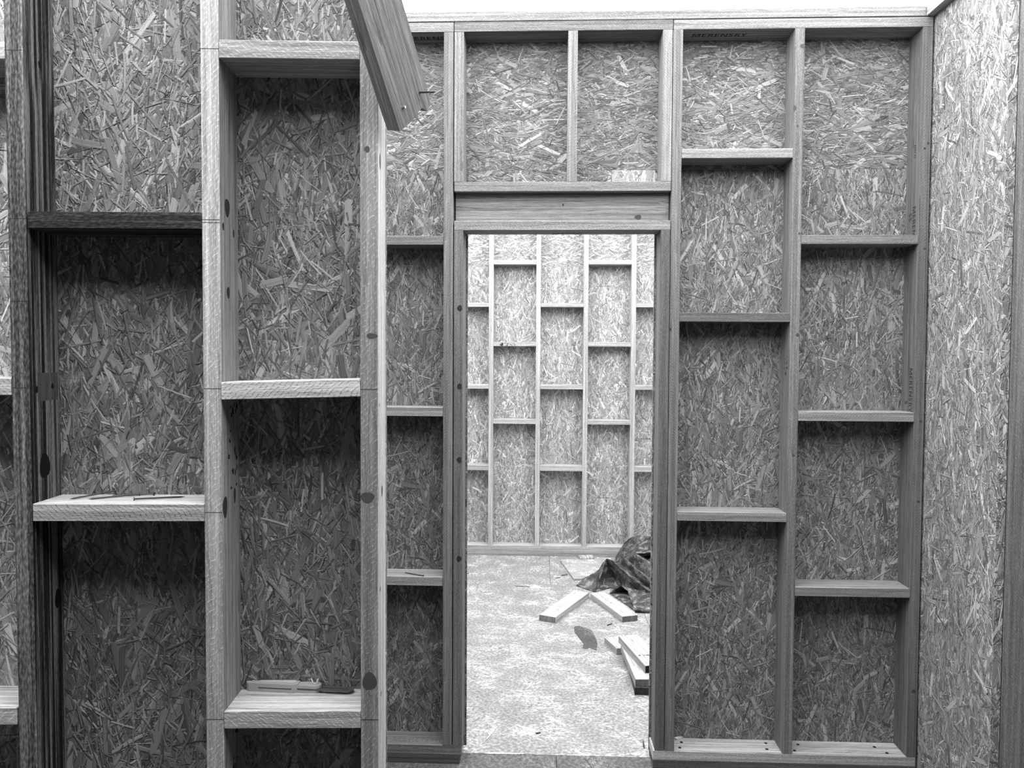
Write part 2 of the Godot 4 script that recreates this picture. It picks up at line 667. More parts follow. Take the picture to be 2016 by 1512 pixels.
	knot(lin, own.call(lin, Vector3(0.382, 2.242, z - 0.037)), Vector3.BACK, 0.014, 0.010, 0.25)
	knot(lin, own.call(lin, Vector3(0.08, 2.292, z - 0.037)), Vector3.BACK, 0.004, 0.006, 0.25)
	knot(se, own.call(se, Vector3(0.5115, 1.79, z)), Vector3.BACK, 0.004, 0.007, 0.2)
	for q in [[1.012, 2.90, 0.010, 0.009], [0.986, 2.66, 0.006, 0.010], [0.998, 2.59, 0.004, 0.006], [1.012, 1.77, 0.007, 0.008], [1.005, 1.29, 0.006, 0.006], [1.012, 2.17, 0.005, 0.005]]:
		knot(sf, own.call(sf, Vector3(q[0], q[1], z)), Vector3.BACK, q[2], q[3], 0.28)
	for q in [[1.503, 2.52, 0.005, 0.005], [1.490, 2.50, 0.005, 0.005], [1.500, 2.11, 0.005, 0.005], [1.497, 0.345, 0.008, 0.008], [1.50, 1.43, 0.006, 0.006], [1.498, 1.11, 0.006, 0.006]]:
		knot(sg, own.call(sg, Vector3(q[0], q[1], z)), Vector3.BACK, q[2], q[3], 0.25)
	for q in [[0.575, -0.03], [0.59, -0.075], [0.93, -0.035], [0.94, -0.085], [1.04, -0.03], [1.07, -0.08], [1.41, -0.028], [1.38, -0.075]]:
		var nh := tube([Vector3(0, -0.001, 0), Vector3(0, 0.0012, 0), Vector3(0, 0.0012, 0)], [0.0065, 0.0065, 0.0], 8, mat("iron", 0.18))
		put(br, "nail_head", nh, own.call(br, Vector3(q[0], 0.076, z + q[1])))
	var down := Basis(Vector3(0, -1, 0), Vector3(0, 0, 1), Vector3(-1, 0, 0))     # lettering that runs down a face that looks left
	for q in [[2.195, "MERENSKY", 0.026, -0.040], [2.245, "S5", 0.024, -0.072], [2.50, "INCO", 0.016, -0.046], [1.553, "MERENSKY", 0.026, -0.036], [1.500, "S", 0.024, -0.072]]:
		stamp(sg, q[1], q[2], own.call(sg, Vector3(1.474, q[0], z + q[3])), down)
	smudges(sf, own.call(sf, Vector3(0.982, 1.68, z - 0.045)), Vector3.LEFT, 0.05, 0.16, 9)
	var under := Basis(Vector3(1, 0, 0), Vector3(0, 0, 1), Vector3(0, -1, 0))
	for o in w.get_children():
		if str(o.name).begins_with("top_plate") and o.position.y < 3.0:
			var x: float = 0.70 if o.position.x > 0.9 else (-0.46 if o.position.x < 0 and o.position.x < -0.5 else 99.0)
			if x < 90.0:
				stamp(o, "MERENSKY", 0.032, Vector3(x, 2.9700, z - 0.06) - o.position, under)
	stamp(bl, "MERENSKY", 0.034, own.call(bl, Vector3(-0.50, 0.076, z - 0.045)), Basis(Vector3(1, 0, 0), Vector3(0, 0, -1), Vector3(0, 1, 0)), 0.36)
	for o in w.get_children():
		if str(o.name).begins_with("lintel_plate") and o.position.y < 2.25:
			stamp(o, "MERENSKY", 0.018, Vector3(0.10, 2.185, z - 0.085) - o.position, under)

func build_left_wall():
	var w := structure("wall_left", "nearer timber stud wall ending beside the doorway, with nogging shelves", "wall", Vector3(-0.354, 0, -1.647), Basis(Vector3.UP, deg_to_rad(3.3)))
	var z := 0.0
	var zb := -DEEP
	var s := zb - 0.0005
	# sheathing on the far side
	board(w, "sheathing_panel", Vector3(-1.75, 0.02, s - 0.012), Vector3(-0.764, TOP, s), 1.38)
	board(w, "sheathing_panel", Vector3(-0.762, 0.02, s - 0.012), Vector3(0.001, TOP, s), 1.02)
	# plates
	timber(w, "top_plate", Vector3(-1.75, 3.0115, zb), Vector3(0, TOP, z), 1.0)
	timber(w, "top_plate", Vector3(-1.75, 2.971, zb), Vector3(0, 3.009, z), 1.0)
	timber(w, "bottom_plate", Vector3(-1.75, 0.038, zb), Vector3(0, 0.076, z), 0.9)
	timber(w, "sill_plate", Vector3(-1.75, 0.0, zb), Vector3(0, 0.0375, z), 0.6)
	# studs
	for x in [-1.75, -1.27]:
		timber(w, "stud", Vector3(x, 0.0765, zb), Vector3(x + STUD, 2.9705, z), 0.95)
	var sh := timber(w, "stud", Vector3(-0.782, 0.0765, zb), Vector3(-0.744, 2.9705, z), 0.72, "dark", Basis(Vector3.BACK, 0.004), 0.95, "darkedge")
	sh.set_meta("label", "dark weathered stud")
	var si := timber(w, "stud", Vector3(-0.3745, 0.0765, zb), Vector3(-0.3365, 2.9705, z), 1.0, "face", Basis.IDENTITY, 1.32)
	var sj := timber(w, "stud", Vector3(-0.038, 0.0765, zb), Vector3(0, 2.9705, z), 1.22, "face", Basis.IDENTITY, 1.05)
	# noggings between the studs
	for b in [[-1.2315, -0.7835]]:
		nog(w, b[0], b[1], 2.299, 2.335, z, 1.3)
		nog(w, b[0], b[1], 1.589, 1.626, z, 1.4)
		nog(w, b[0], b[1], 0.871, 0.909, z, 1.4)
	nog(w, -0.742, -0.375, 1.945, 1.981, z, 0.6, 0.0, 0.004, "dark", "darkedge").set_meta("label", "dark stained nogging")
	nog(w, -0.742, -0.375, 1.317, 1.355, z, 1.3)
	nog(w, -0.336, -0.0385, 2.307, 2.345, z, 1.15)
	nog(w, -0.336, -0.0385, 1.585, 1.623, z + 0.002, 1.42, 0.0, 0.027)
	nog(w, -0.336, -0.0385, 0.861, 0.899, z, 1.3)
	for b in [[-1.712, -1.2705]]:
		nog(w, b[0], b[1], 1.945, 1.981, z, 1.0)
		nog(w, b[0], b[1], 1.317, 1.355, z, 1.0)
	# pencil marks across the stud faces
	for y in [2.326, 1.966, 1.960, 1.605, 1.337, 0.882]:
		pencil(si, Vector3(-0.0188, y - 0.0006, DEEP / 2) - Vector3(0, si.position.y, 0), Vector3(0.0188, y + 0.0006, DEEP / 2 + 0.0003) - Vector3(0, si.position.y, 0))
	for y in [2.318, 1.965, 1.79, 1.605]:
		pencil(sh, Vector3(-0.0185, y - 0.0006, DEEP / 2) - Vector3(0, sh.position.y, 0), Vector3(0.0185, y + 0.0006, DEEP / 2 + 0.0003) - Vector3(0, sh.position.y, 0))
	for y in [1.605, 0.88]:
		pencil(sj, Vector3(-0.0185, y - 0.0006, DEEP / 2) - Vector3(0, sj.position.y, 0), Vector3(0.0185, y + 0.0006, DEEP / 2 + 0.0003) - Vector3(0, sj.position.y, 0))
	# knots: [height, depth from the front, radii] on the right faces, then on the front faces
	for q in [[2.0, -0.045, 0.016, 0.020], [1.955, -0.020, 0.006, 0.009], [1.95, -0.085, 0.005, 0.010], [1.815, -0.048, 0.010, 0.013], [1.345, -0.018, 0.014, 0.024], [1.36, -0.08, 0.006, 0.018]]:
		knot(si, Vector3(STUD / 2, q[0] - si.position.y, q[1] + DEEP / 2), Vector3.RIGHT, q[2], q[3], 0.2)
	for q in [[2.10, -0.03, 0.010, 0.018], [1.375, -0.055, 0.010, 0.013], [0.92, -0.04, 0.006, 0.006], [1.16, -0.03, 0.005, 0.006], [1.57, -0.02, 0.004, 0.005]]:
		knot(sj, Vector3(STUD / 2, q[0] - sj.position.y, q[1] + DEEP / 2), Vector3.RIGHT, q[2], q[3], 0.3)
	for q in [[-0.004, 2.118, 0.006, 0.007], [0.006, 1.72, 0.012, 0.006], [-0.004, 1.37, 0.015, 0.012], [0.0, 0.965, 0.016, 0.020]]:
		knot(sj, Vector3(q[0], q[1] - sj.position.y, DEEP / 2), Vector3.BACK, q[2], q[3], 0.3)
	for q in [[1.43, -0.05, 0.020, 0.028], [2.31, -0.06, 0.005, 0.009], [1.60, -0.025, 0.006, 0.008], [1.605, -0.085, 0.006, 0.008], [1.12, -0.09, 0.012, 0.022]]:
		knot(sh, Vector3(STUD / 2, q[0] - sh.position.y, q[1] + DEEP / 2), Vector3.RIGHT, q[2], q[3], 0.06)
	# worn mill marks on the right face
	smudges(si, Vector3(STUD / 2, 1.505 - si.position.y, -0.070 + DEEP / 2), Vector3.RIGHT, 0.055, 0.13, 16)
	smudges(si, Vector3(STUD / 2, 1.405 - si.position.y, -0.072 + DEEP / 2), Vector3.RIGHT, 0.05, 0.05, 7)
	smudges(si, Vector3(STUD / 2, 0.78 - si.position.y, -0.06 + DEEP / 2), Vector3.RIGHT, 0.05, 0.10, 9)
	# paler patch left by an older nogging on the dark stud
	var uvf := func(p: Vector3, _n: Vector3) -> Vector2: return Vector2(p.z / WOOD_WIDE, p.y / WOOD_LONG)
	var which := func(_n: Vector3) -> int: return 0
	put(sh, "pale_patch", box_mesh(Vector3(0.0006, 0.062, 0.075), 0.0001, uvf, which, [mat("face", 0.55)]), Vector3(STUD / 2, 1.605 - sh.position.y, -0.010)).set_meta("label", "paler unstained patch")

func build_right_wall():
	var w := structure("wall_right", "strand board faced wall at right, its cut edge and end stud showing", "wall")
	var x := 1.520
	board(w, "sheathing_panel", Vector3(x, 0.0, -3.30), Vector3(x + 0.030, 3.010, -2.9005), 1.12)
	board(w, "sheathing_panel", Vector3(x, 0.0, -2.899), Vector3(x + 0.030, 3.010, -2.615), 1.15)
	timber(w, "top_plate", Vector3(1.486, 3.0115, -3.215), Vector3(1.600, TOP, -2.60), 1.1)
	timber(w, "top_plate", Vector3(1.5535, 2.9725, -3.30), Vector3(1.6675, 3.0105, -2.615), 1.0)
	timber(w, "bottom_plate", Vector3(1.5535, 0.0, -3.30), Vector3(1.6675, 0.038, -2.615), 0.9)
	timber(w, "stud", Vector3(1.5535, 0.0385, -2.653), Vector3(1.6675, 2.972, -2.615), 0.92, "edge")
	timber(w, "stud", Vector3(1.5535, 0.0385, -3.10), Vector3(1.6675, 2.972, -3.062), 0.9)

func build_far_wall():
	var w := structure("wall_far", "bright stud wall of the far room seen through the doorway", "wall")
	var z := FAR_Z
	var zb := z - DEEP
	var s := zb - 0.0005
	for c in 4:
		var x0: float = -2.46 + c * 1.22
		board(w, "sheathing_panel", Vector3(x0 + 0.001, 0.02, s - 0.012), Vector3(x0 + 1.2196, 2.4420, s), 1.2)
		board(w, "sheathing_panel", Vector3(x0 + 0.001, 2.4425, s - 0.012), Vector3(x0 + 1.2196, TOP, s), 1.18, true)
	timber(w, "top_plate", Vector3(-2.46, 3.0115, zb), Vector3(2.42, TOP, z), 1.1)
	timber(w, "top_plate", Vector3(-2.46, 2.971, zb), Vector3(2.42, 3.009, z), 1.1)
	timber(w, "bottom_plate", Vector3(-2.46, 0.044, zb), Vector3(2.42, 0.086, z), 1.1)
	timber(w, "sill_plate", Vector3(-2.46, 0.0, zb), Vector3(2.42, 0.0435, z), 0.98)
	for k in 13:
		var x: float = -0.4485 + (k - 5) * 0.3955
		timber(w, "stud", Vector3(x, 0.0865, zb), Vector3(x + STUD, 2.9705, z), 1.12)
		if k == 12:
			continue
		var odd := (k - 5) % 2 == 0     # the bay right of the first stud in view
		var hs := [[2.449, 2.485], [1.768, 1.803], [1.116, 1.153]] if odd else [[2.096, 2.128], [1.409, 1.447], [0.721, 0.766]]
		for h in hs:
			var ng := nog(w, x + STUD + 0.0005, x + 0.395, h[0], h[1], z, 1.05)
			if k == 5 and h[0] > 1.7 and h[0] < 1.8:
				smudges(ng, Vector3(-0.06, -0.002, DEEP / 2), Vector3.BACK, 0.13, 0.022, 22)

func build_enclosing_walls():
	# the rest of the small room round the camera and of the far room: they shut out the low sky
	var r := structure("wall_rear", "plain stud wall closing the room opposite the doorway", "wall")
	var z := REAR_Z
	board(r, "sheathing_panel", Vector3(-2.32, 0.02, z), Vector3(1.70, TOP, z + 0.012), 0.7)
	for k in 9:
		var x: float = -2.3 + k * 0.48
		timber(r, "stud", Vector3(x, 0.0765, z - 0.1145), Vector3(x + STUD, 2.9705, z - 0.0005), 0.6)
	timber(r, "bottom_plate", Vector3(-2.3, 0.038, z - 0.1145), Vector3(1.6, 0.076, z - 0.0005), 0.8)
	timber(r, "top_plate", Vector3(-2.3, 2.971, z - 0.1145), Vector3(1.6, 3.009, z - 0.0005), 0.8)
	var l := structure("wall_side", "strand board wall closing the room on the left", "wall")
	board(l, "sheathing_panel", Vector3(-2.33, 0.0, -3.2), Vector3(-2.316, TOP, z), 0.7)
	var n := structure("wall_near_right", "strand board wall on the right beside the viewer", "wall")
	board(n, "sheathing_panel", Vector3(1.640, 0.0, -2.6145), Vector3(1.654, TOP - 0.04, z), 0.7)
	var c := structure("ceiling", "board deck over the viewer's end of the room", "ceiling")
	board(c, "deck_panel", Vector3(-2.32, TOP + 0.001, DECK_Z), Vector3(1.70, TOP + 0.019, z), 0.8)
	timber(c, "joist", Vector3(-2.31, 2.935, DECK_Z + 0.002), Vector3(1.69, TOP, DECK_Z + 0.040), 0.8)
	for sx in [-2.474, 2.43]:
		var f := structure("wall_far_left" if sx < 0 else "wall_far_right", "strand board side wall of the far room, on the %s" % ("left" if sx < 0 else "right"), "wall")
		board(f, "sheathing_panel", Vector3(sx, 0.0, FAR_Z - 0.126), Vector3(sx + 0.012, TOP, BACK_Z - 0.13), 1.1)

# =====================================================================
# things
# =====================================================================
func build_brace():
	# a loose timber hanging down in front of the wall end, tilted towards the viewer
	var D := Vector3(-0.1799, 0.7363, 0.6523).normalized()
	var W := Vector3(0.5191, 0.6343, -0.5729).normalized()
	var N := D.cross(W).normalized()
	var c0 := Vector3(-0.3057, 2.1555, -1.6471)
	var o := thing("brace_plank", "weathered plank hanging diagonally from the top, nail sticking out of its end", "plank", c0, Basis(W, D, N))
	# local axes: x across the broad face, y along the plank, z into it (towards the narrow left face)
	var outline := [Vector2(0, 0), Vector2(0.052, 0.004), Vector2(0.062, -0.002), Vector2(0.066, 0.010), Vector2(0.083, 0.013), Vector2(0.095, -0.001), Vector2(0.112, 0.008), Vector2(0.114, 0.03), Vector2(0.114, 1.24), Vector2(0, 1.24)]
	var st := SurfaceTool.new()
	st.begin(Mesh.PRIMITIVE_TRIANGLES)
	var se := SurfaceTool.new()
	se.begin(Mesh.PRIMITIVE_TRIANGLES)
	var pk := PackedVector2Array(outline)
	var idx := Geometry2D.triangulate_polygon(pk)
	var uvf := func(p: Vector3, n: Vector3) -> Vector2:
		return Vector2((p.x if absf(n.z) > 0.5 else p.z) / WOOD_WIDE + 0.13, p.y / WOOD_LONG + 0.2)
	for k in range(0, idx.size(), 3):
		var a := pk[idx[k]]
		var b := pk[idx[k + 1]]
		var c := pk[idx[k + 2]]
		poly(st, [Vector3(a.x, a.y, 0), Vector3(b.x, b.y, 0), Vector3(c.x, c.y, 0)], Vector3(0, 0, -1), uvf)
		poly(st, [Vector3(a.x, a.y, STUD), Vector3(b.x, b.y, STUD), Vector3(c.x, c.y, STUD)], Vector3(0, 0, 1), uvf)
	var mid := Vector2(0.057, 0.6)
	for i in outline.size():
		var a: Vector2 = outline[i]
		var b: Vector2 = outline[(i + 1) % outline.size()]
		var d := (b - a).normalized()
		var out := Vector3(d.y, -d.x, 0)
		if Vector2(out.x, out.y).dot((a + b) / 2 - mid) < 0:
			out = -out
		poly(se, [Vector3(a.x, a.y, 0), Vector3(b.x, b.y, 0), Vector3(b.x, b.y, STUD), Vector3(a.x, a.y, STUD)], out, uvf)
	var mesh := ArrayMesh.new()
	st.commit(mesh)
	se.commit(mesh)
	mesh.surface_set_material(0, mat("face", 0.84))
	mesh.surface_set_material(1, mat("face", 0.98))
	put(o, "plank", mesh, Vector3.ZERO)
	var nail := tube([Vector3(0, 0, 0), Vector3(0.008, 0, -0.035), Vector3(0.010, 0.0, -0.043)], [0.0019, 0.0019, 0.0002], 8, mat("iron", 0.3))
	put(o, "nail", nail, Vector3(0.088, 0.045, 0.002))
	var stub := tube([Vector3(0, 0, 0.002), Vector3(0.002, 0.001, -0.006), Vector3(0.002, 0.001, -0.006)], [0.0025, 0.003, 0.0], 7, mat("iron", 0.7))
	put(o, "nail", stub, Vector3(0.028, 0.040, 0.0))

func offcut(label: String, p0: Vector3, along: Vector3, length: float, wide: float, tint: float, roll := 0.0, end_tint := -1.0):
	# p0: middle of the near end, at the underside
	var d := Vector3(along.x, 0, along.z).normalized()
	var side := Vector3.UP.cross(d).normalized()
	var o := thing("timber_offcut", label, "offcut", p0, Basis(side, Vector3.UP, d).rotated(d, roll), "timber offcuts on the far floor")
	timber(o, "block", Vector3(-wide / 2, 0.0, 0.0), Vector3(wide / 2, STUD, length), tint)
	if end_tint >= 0.0:
		# sawn end in darker end grain, a thin slice of the timber itself
		var uvf := func(p: Vector3, _n: Vector3) -> Vector2: return Vector2(p.x, p.y) / 0.2
		var which := func(_n: Vector3) -> int: return 0
		put(o, "end_grain", box_mesh(Vector3(wide - 0.002, STUD - 0.002, 0.0008), 0.0001, uvf, which, [mat("face", end_tint)]), Vector3(0, STUD / 2, -0.0004))
	return o

func build_far_room_things():
	# two offcuts laid in a V in front of the tarpaulin
	var a0 := Vector3(0.043, 0, -4.826)
	var a1 := Vector3(0.286, 0, -5.352)
	var oa = offcut("pale timber offcut on the floor, left arm of the V, pointing away to the right", a0, a1 - a0, (a1 - a0).length(), 0.114, 1.1, 0.0, 0.8)
	var b0 := Vector3(0.568, 0, -4.858)
	var b1 := Vector3(0.397, 0, -5.327)
	var ob = offcut("pale knotty timber offcut on the floor, right arm of the V, touching the tarpaulin", b0, b1 - b0, (b1 - b0).length(), 0.108, 1.1, 0.0, 0.6)
	knot(ob, Vector3(0.005, STUD, 0.27), Vector3.UP, 0.009, 0.007, 0.4)
	knot(ob, Vector3(-0.012, STUD, 0.36), Vector3.UP, 0.008, 0.006, 0.4)
	# the stack beside the door jamb: one flat, one across it, one on top
	var c0 := Vector3(0.530, 0, -3.79)
	offcut("dark timber offcut lying flat at the bottom of the stack by the door jamb", c0, Vector3(0.02, 0, -1), 0.50, 0.12, 0.55, 0.0, 0.35)
	offcut("pale timber offcut in the middle of the stack, growth rings on its end", Vector3(0.531, 0.0385, -3.80), Vector3(-0.055, 0, -1), 0.46, 0.114, 1.08, 0.0, 0.65)
	var d = offcut("pale timber offcut on top of the stack by the door jamb, marked with black lettering", Vector3(0.587, 0.077, -3.885), Vector3(-0.225, 0, -1), 0.43, 0.112, 1.08, 0.0, 0.2)
	smudges(d, Vector3(0.0, STUD, 0.13), Vector3.UP, 0.10, 0.014, 12)
	offcut("thin pale timber offcut lying on the floor behind the stack", Vector3(0.478, 0.0, -4.315), Vector3(-0.32, 0, -1), 0.18, 0.10, 1.1)

	# sheet offcuts near the far wall
	var big := thing("sheet_offcut", "large pale strand board sheet lying by the far wall", "sheet", Vector3(0, 0, 0), Basis.IDENTITY, "sheet offcuts on the far floor")
	var ol := PackedVector2Array([Vector2(0.156, -6.283), Vector2(0.249, -5.741), Vector2(0.31, -5.748), Vector2(0.43, -5.93), Vector2(0.585, -6.14), Vector2(0.58, -6.36), Vector2(0.50, -6.355)])
	big.position = Vector3(0.156, 0.0, -6.283)
	var loc := PackedVector2Array()
	for p in ol:
		loc.append(p - Vector2(0.156, -6.283))
	put(big, "sheet", prism(loc, 0.0005, 0.013, mat("floor_osb", 0.84)), Vector3.ZERO)
	var sm := thing("sheet_offcut", "small pale scrap of board lying on the larger sheet by the far wall", "sheet", Vector3(0.313, 0.0135, -6.40), Basis.IDENTITY, "sheet offcuts on the far floor")
	put(sm, "sheet", prism(PackedVector2Array([Vector2(0, 0), Vector2(0.118, -0.02), Vector2(0.127, 0.085), Vector2(0.007, 0.10)]), 0.0, 0.010, mat("face", 1.0)), Vector3.ZERO)
	build_tarp()

func build_tarp():
	var o := thing("tarpaulin", "crumpled dark paint-splashed tarpaulin heaped on the far floor", "tarpaulin", Vector3(0.25, 0, -5.0))
	# corners of the folds, in world metres
	var v := {
		"c": Vector3(0.256, 0.004, -5.600), "b": Vector3(0.383, 0.004, -5.455), "d": Vector3(0.432, 0.087, -5.740), "a": Vector3(0.485, 0.196, -5.660),
		"cb": Vector3(0.309, 0.004, -5.720), "f": Vector3(0.516, 0.038, -5.720), "e": Vector3(0.510, 0.004, -5.560), "e2": Vector3(0.634, 0.006, -5.500),
		"g": Vector3(0.522, 0.186, -5.630), "g2": Vector3(0.629, 0.119, -5.460), "h": Vector3(0.757, 0.052, -5.300), "v1": Vector3(0.579, 0.137, -5.780),
		"v2": Vector3(0.674, 0.087, -5.600), "v3": Vector3(0.781, 0.040, -5.420), "i": Vector3(0.609, 0.192, -5.740), "i2": Vector3(0.693, 0.146, -5.560),
		"j": Vector3(0.775, 0.102, -5.380), "w1": Vector3(0.665, 0.108, -5.920), "w2": Vector3(0.756, 0.069, -5.740), "w3": Vector3(0.808, 0.058, -5.580),
		"l": Vector3(0.721, 0.188, -5.840), "mm": Vector3(0.819, 0.147, -5.700), "pk": Vector3(0.804, 0.121, -6.000), "pk2": Vector3(0.870, 0.127, -6.020),
		"op": Vector3(0.843, 0.194, -5.840), "n": Vector3(0.666, 0.103, -6.000), "o": Vector3(0.767, 0.211, -6.000), "o2": Vector3(0.863, 0.246, -5.980),
		"y1": Vector3(0.658, 0.103, -6.100), "y2": Vector3(0.776, 0.192, -6.120), "y3": Vector3(0.850, 0.239, -6.120), "p": Vector3(0.601, 0.049, -6.220),
		"q": Vector3(0.657, 0.160, -6.200), "q2": Vector3(0.732, 0.238, -6.180), "s": Vector3(0.845, 0.254, -6.160), "s2": Vector3(0.891, 0.241, -6.160),
		"w": Vector3(0.488, 0.004, -5.425), "u": Vector3(0.570, 0.070, -5.400), "vv": Vector3(0.753, 0.063, -5.220), "x": Vector3(0.615, 0.017, -5.330),
		"x1": Vector3(0.624, 0.004, -5.055), "yy": Vector3(0.734, 0.004, -5.050), "uc": Vector3(0.607, 0.049, -5.340),
		"bk1": Vector3(0.45, 0.004, -5.90), "bk2": Vector3(0.60, 0.004, -6.12), "bq": Vector3(0.66, 0.004, -6.36), "bs": Vector3(0.9, 0.004, -6.38),
		"h2": Vector3(1.05, 0.02, -5.3), "vv2": Vector3(1.0, 0.01, -5.2), "yy2": Vector3(0.95, 0.004, -5.05), "j2": Vector3(1.08, 0.03, -5.45), "mm2": Vector3(1.1, 0.05, -5.75),
		"op2": Vector3(1.1, 0.08, -5.9), "o3": Vector3(1.1, 0.1, -6.05), "s3": Vector3(1.12, 0.06, -6.2), "bs2": Vector3(1.12, 0.004, -6.36),
	}
	var faces := "c b d|b a d|c d cb|d cb bk1|d bk1 v1|a d v1|a g v1|a b f|b e f|a f g|g f g2|f e e2|f e2 g2|e2 h g2|g v1 v2|g v2 g2|g2 v2 v3|g2 v3 h|v1 i i2|v1 i2 v2|v2 i2 j|v2 j v3|i w1 w2|i w2 i2|i2 w2 w3|i2 w3 j|w1 l w2|l mm w2|mm w3 w2|v1 w1 i|bk1 bk2 w1|bk1 w1 v1|l pk mm|pk pk2 mm|l op pk|op pk2 pk|w1 n l|n o l|o op l|o o2 op|n y1 y2|n y2 o|o y2 y3|o y3 o2|w1 bk2 n|n bk2 y1|y1 p q|y1 q y2|q q2 y2|q2 y3 y2|q2 s y3|s s2 y3|bk2 p y1|p q bq|q q2 bq|q2 s bs|q2 bs bq|s s2 bs|u uc vv|uc x1 vv|x1 yy vv|w u e2|w e2 e|u vv e2|vv h e2|w x x1|vv yy yy2|vv yy2 vv2|h vv vv2|h vv2 h2|v3 h h2|v3 h2 j2|j v3 j2|w3 j j2|mm w3 j2|mm j2 mm2|pk2 mm mm2|pk2 mm2 op2|op pk2 op2|o2 op op2|o2 op2 o3|y3 o2 o3|s2 y3 o3|s2 o3 s3|s2 s3 bs2|s2 bs2 bs"
	var ns := FastNoiseLite.new()
	ns.seed = 9
	ns.frequency = 9.0
	var n2 := FastNoiseLite.new()
	n2.seed = 10
	n2.frequency = 26.0
	var bend := func(p: Vector3) -> Vector3:
		var q := p + Vector3(n2.get_noise_3dv(p), ns.get_noise_3dv(p) * 1.6, n2.get_noise_3dv(p + Vector3.ONE)) * 0.006
		q.y = maxf(q.y, 0.003)
		return q - Vector3(0.25, 0, -5.0)
	var st := SurfaceTool.new()
	st.begin(Mesh.PRIMITIVE_TRIANGLES)
	st.set_smooth_group(1)
	var parts := 7
	for f in faces.split("|"):
		var k := f.split(" ")
		var a: Vector3 = v[k[0]]
		var b: Vector3 = v[k[1]]
		var c: Vector3 = v[k[2]]
		for i in parts:
			for j in parts - i:
				var at := func(m: int, n: int) -> Vector3: return bend.call(a + (b - a) * m / parts + (c - a) * n / parts)
				for t in [[i, j], [i + 1, j], [i, j + 1]]:
					st.add_vertex(at.call(t[0], t[1]))
				if i + j < parts - 1:
					for t in [[i + 1, j], [i + 1, j + 1], [i, j + 1]]:
						st.add_vertex(at.call(t[0], t[1]))
	st.generate_normals()
	st.set_material(mat("tarp"))
	put(o, "cloth", st.commit(), Vector3.ZERO)
	# rolled hem lying on the floor
	var hem := tube([Vector3(0.62, 0.012, -5.035), Vector3(0.75, 0.013, -5.03), Vector3(0.95, 0.012, -5.03)], [0.011, 0.013, 0.011], 8, mat("tarp", 0.6))
	put(o, "hem", hem, Vector3(-0.25, 0, 5.0))

func nail_thing(label: String, head: Vector3, tip: Vector3, group: String):
	var d := tip - head
	var l := d.length()
	var y := d / l
	var x := y.cross(Vector3.UP).normalized()
	var o := thing("nail", label, "nail", head, Basis(x, y, x.cross(y)), group)
	put(o, "shank", tube([Vector3.ZERO, Vector3(0, l - 0.008, 0), Vector3(0, l, 0)], [0.0019, 0.0019, 0.0003], 8, mat("iron", 0.28)), Vector3.ZERO)
	put(o, "head", tube([Vector3(0, -0.0018, 0), Vector3(0, -0.0018, 0), Vector3.ZERO, Vector3.ZERO], [0.0, 0.0042, 0.0042, 0.0], 10, mat("iron", 0.24)), Vector3.ZERO)

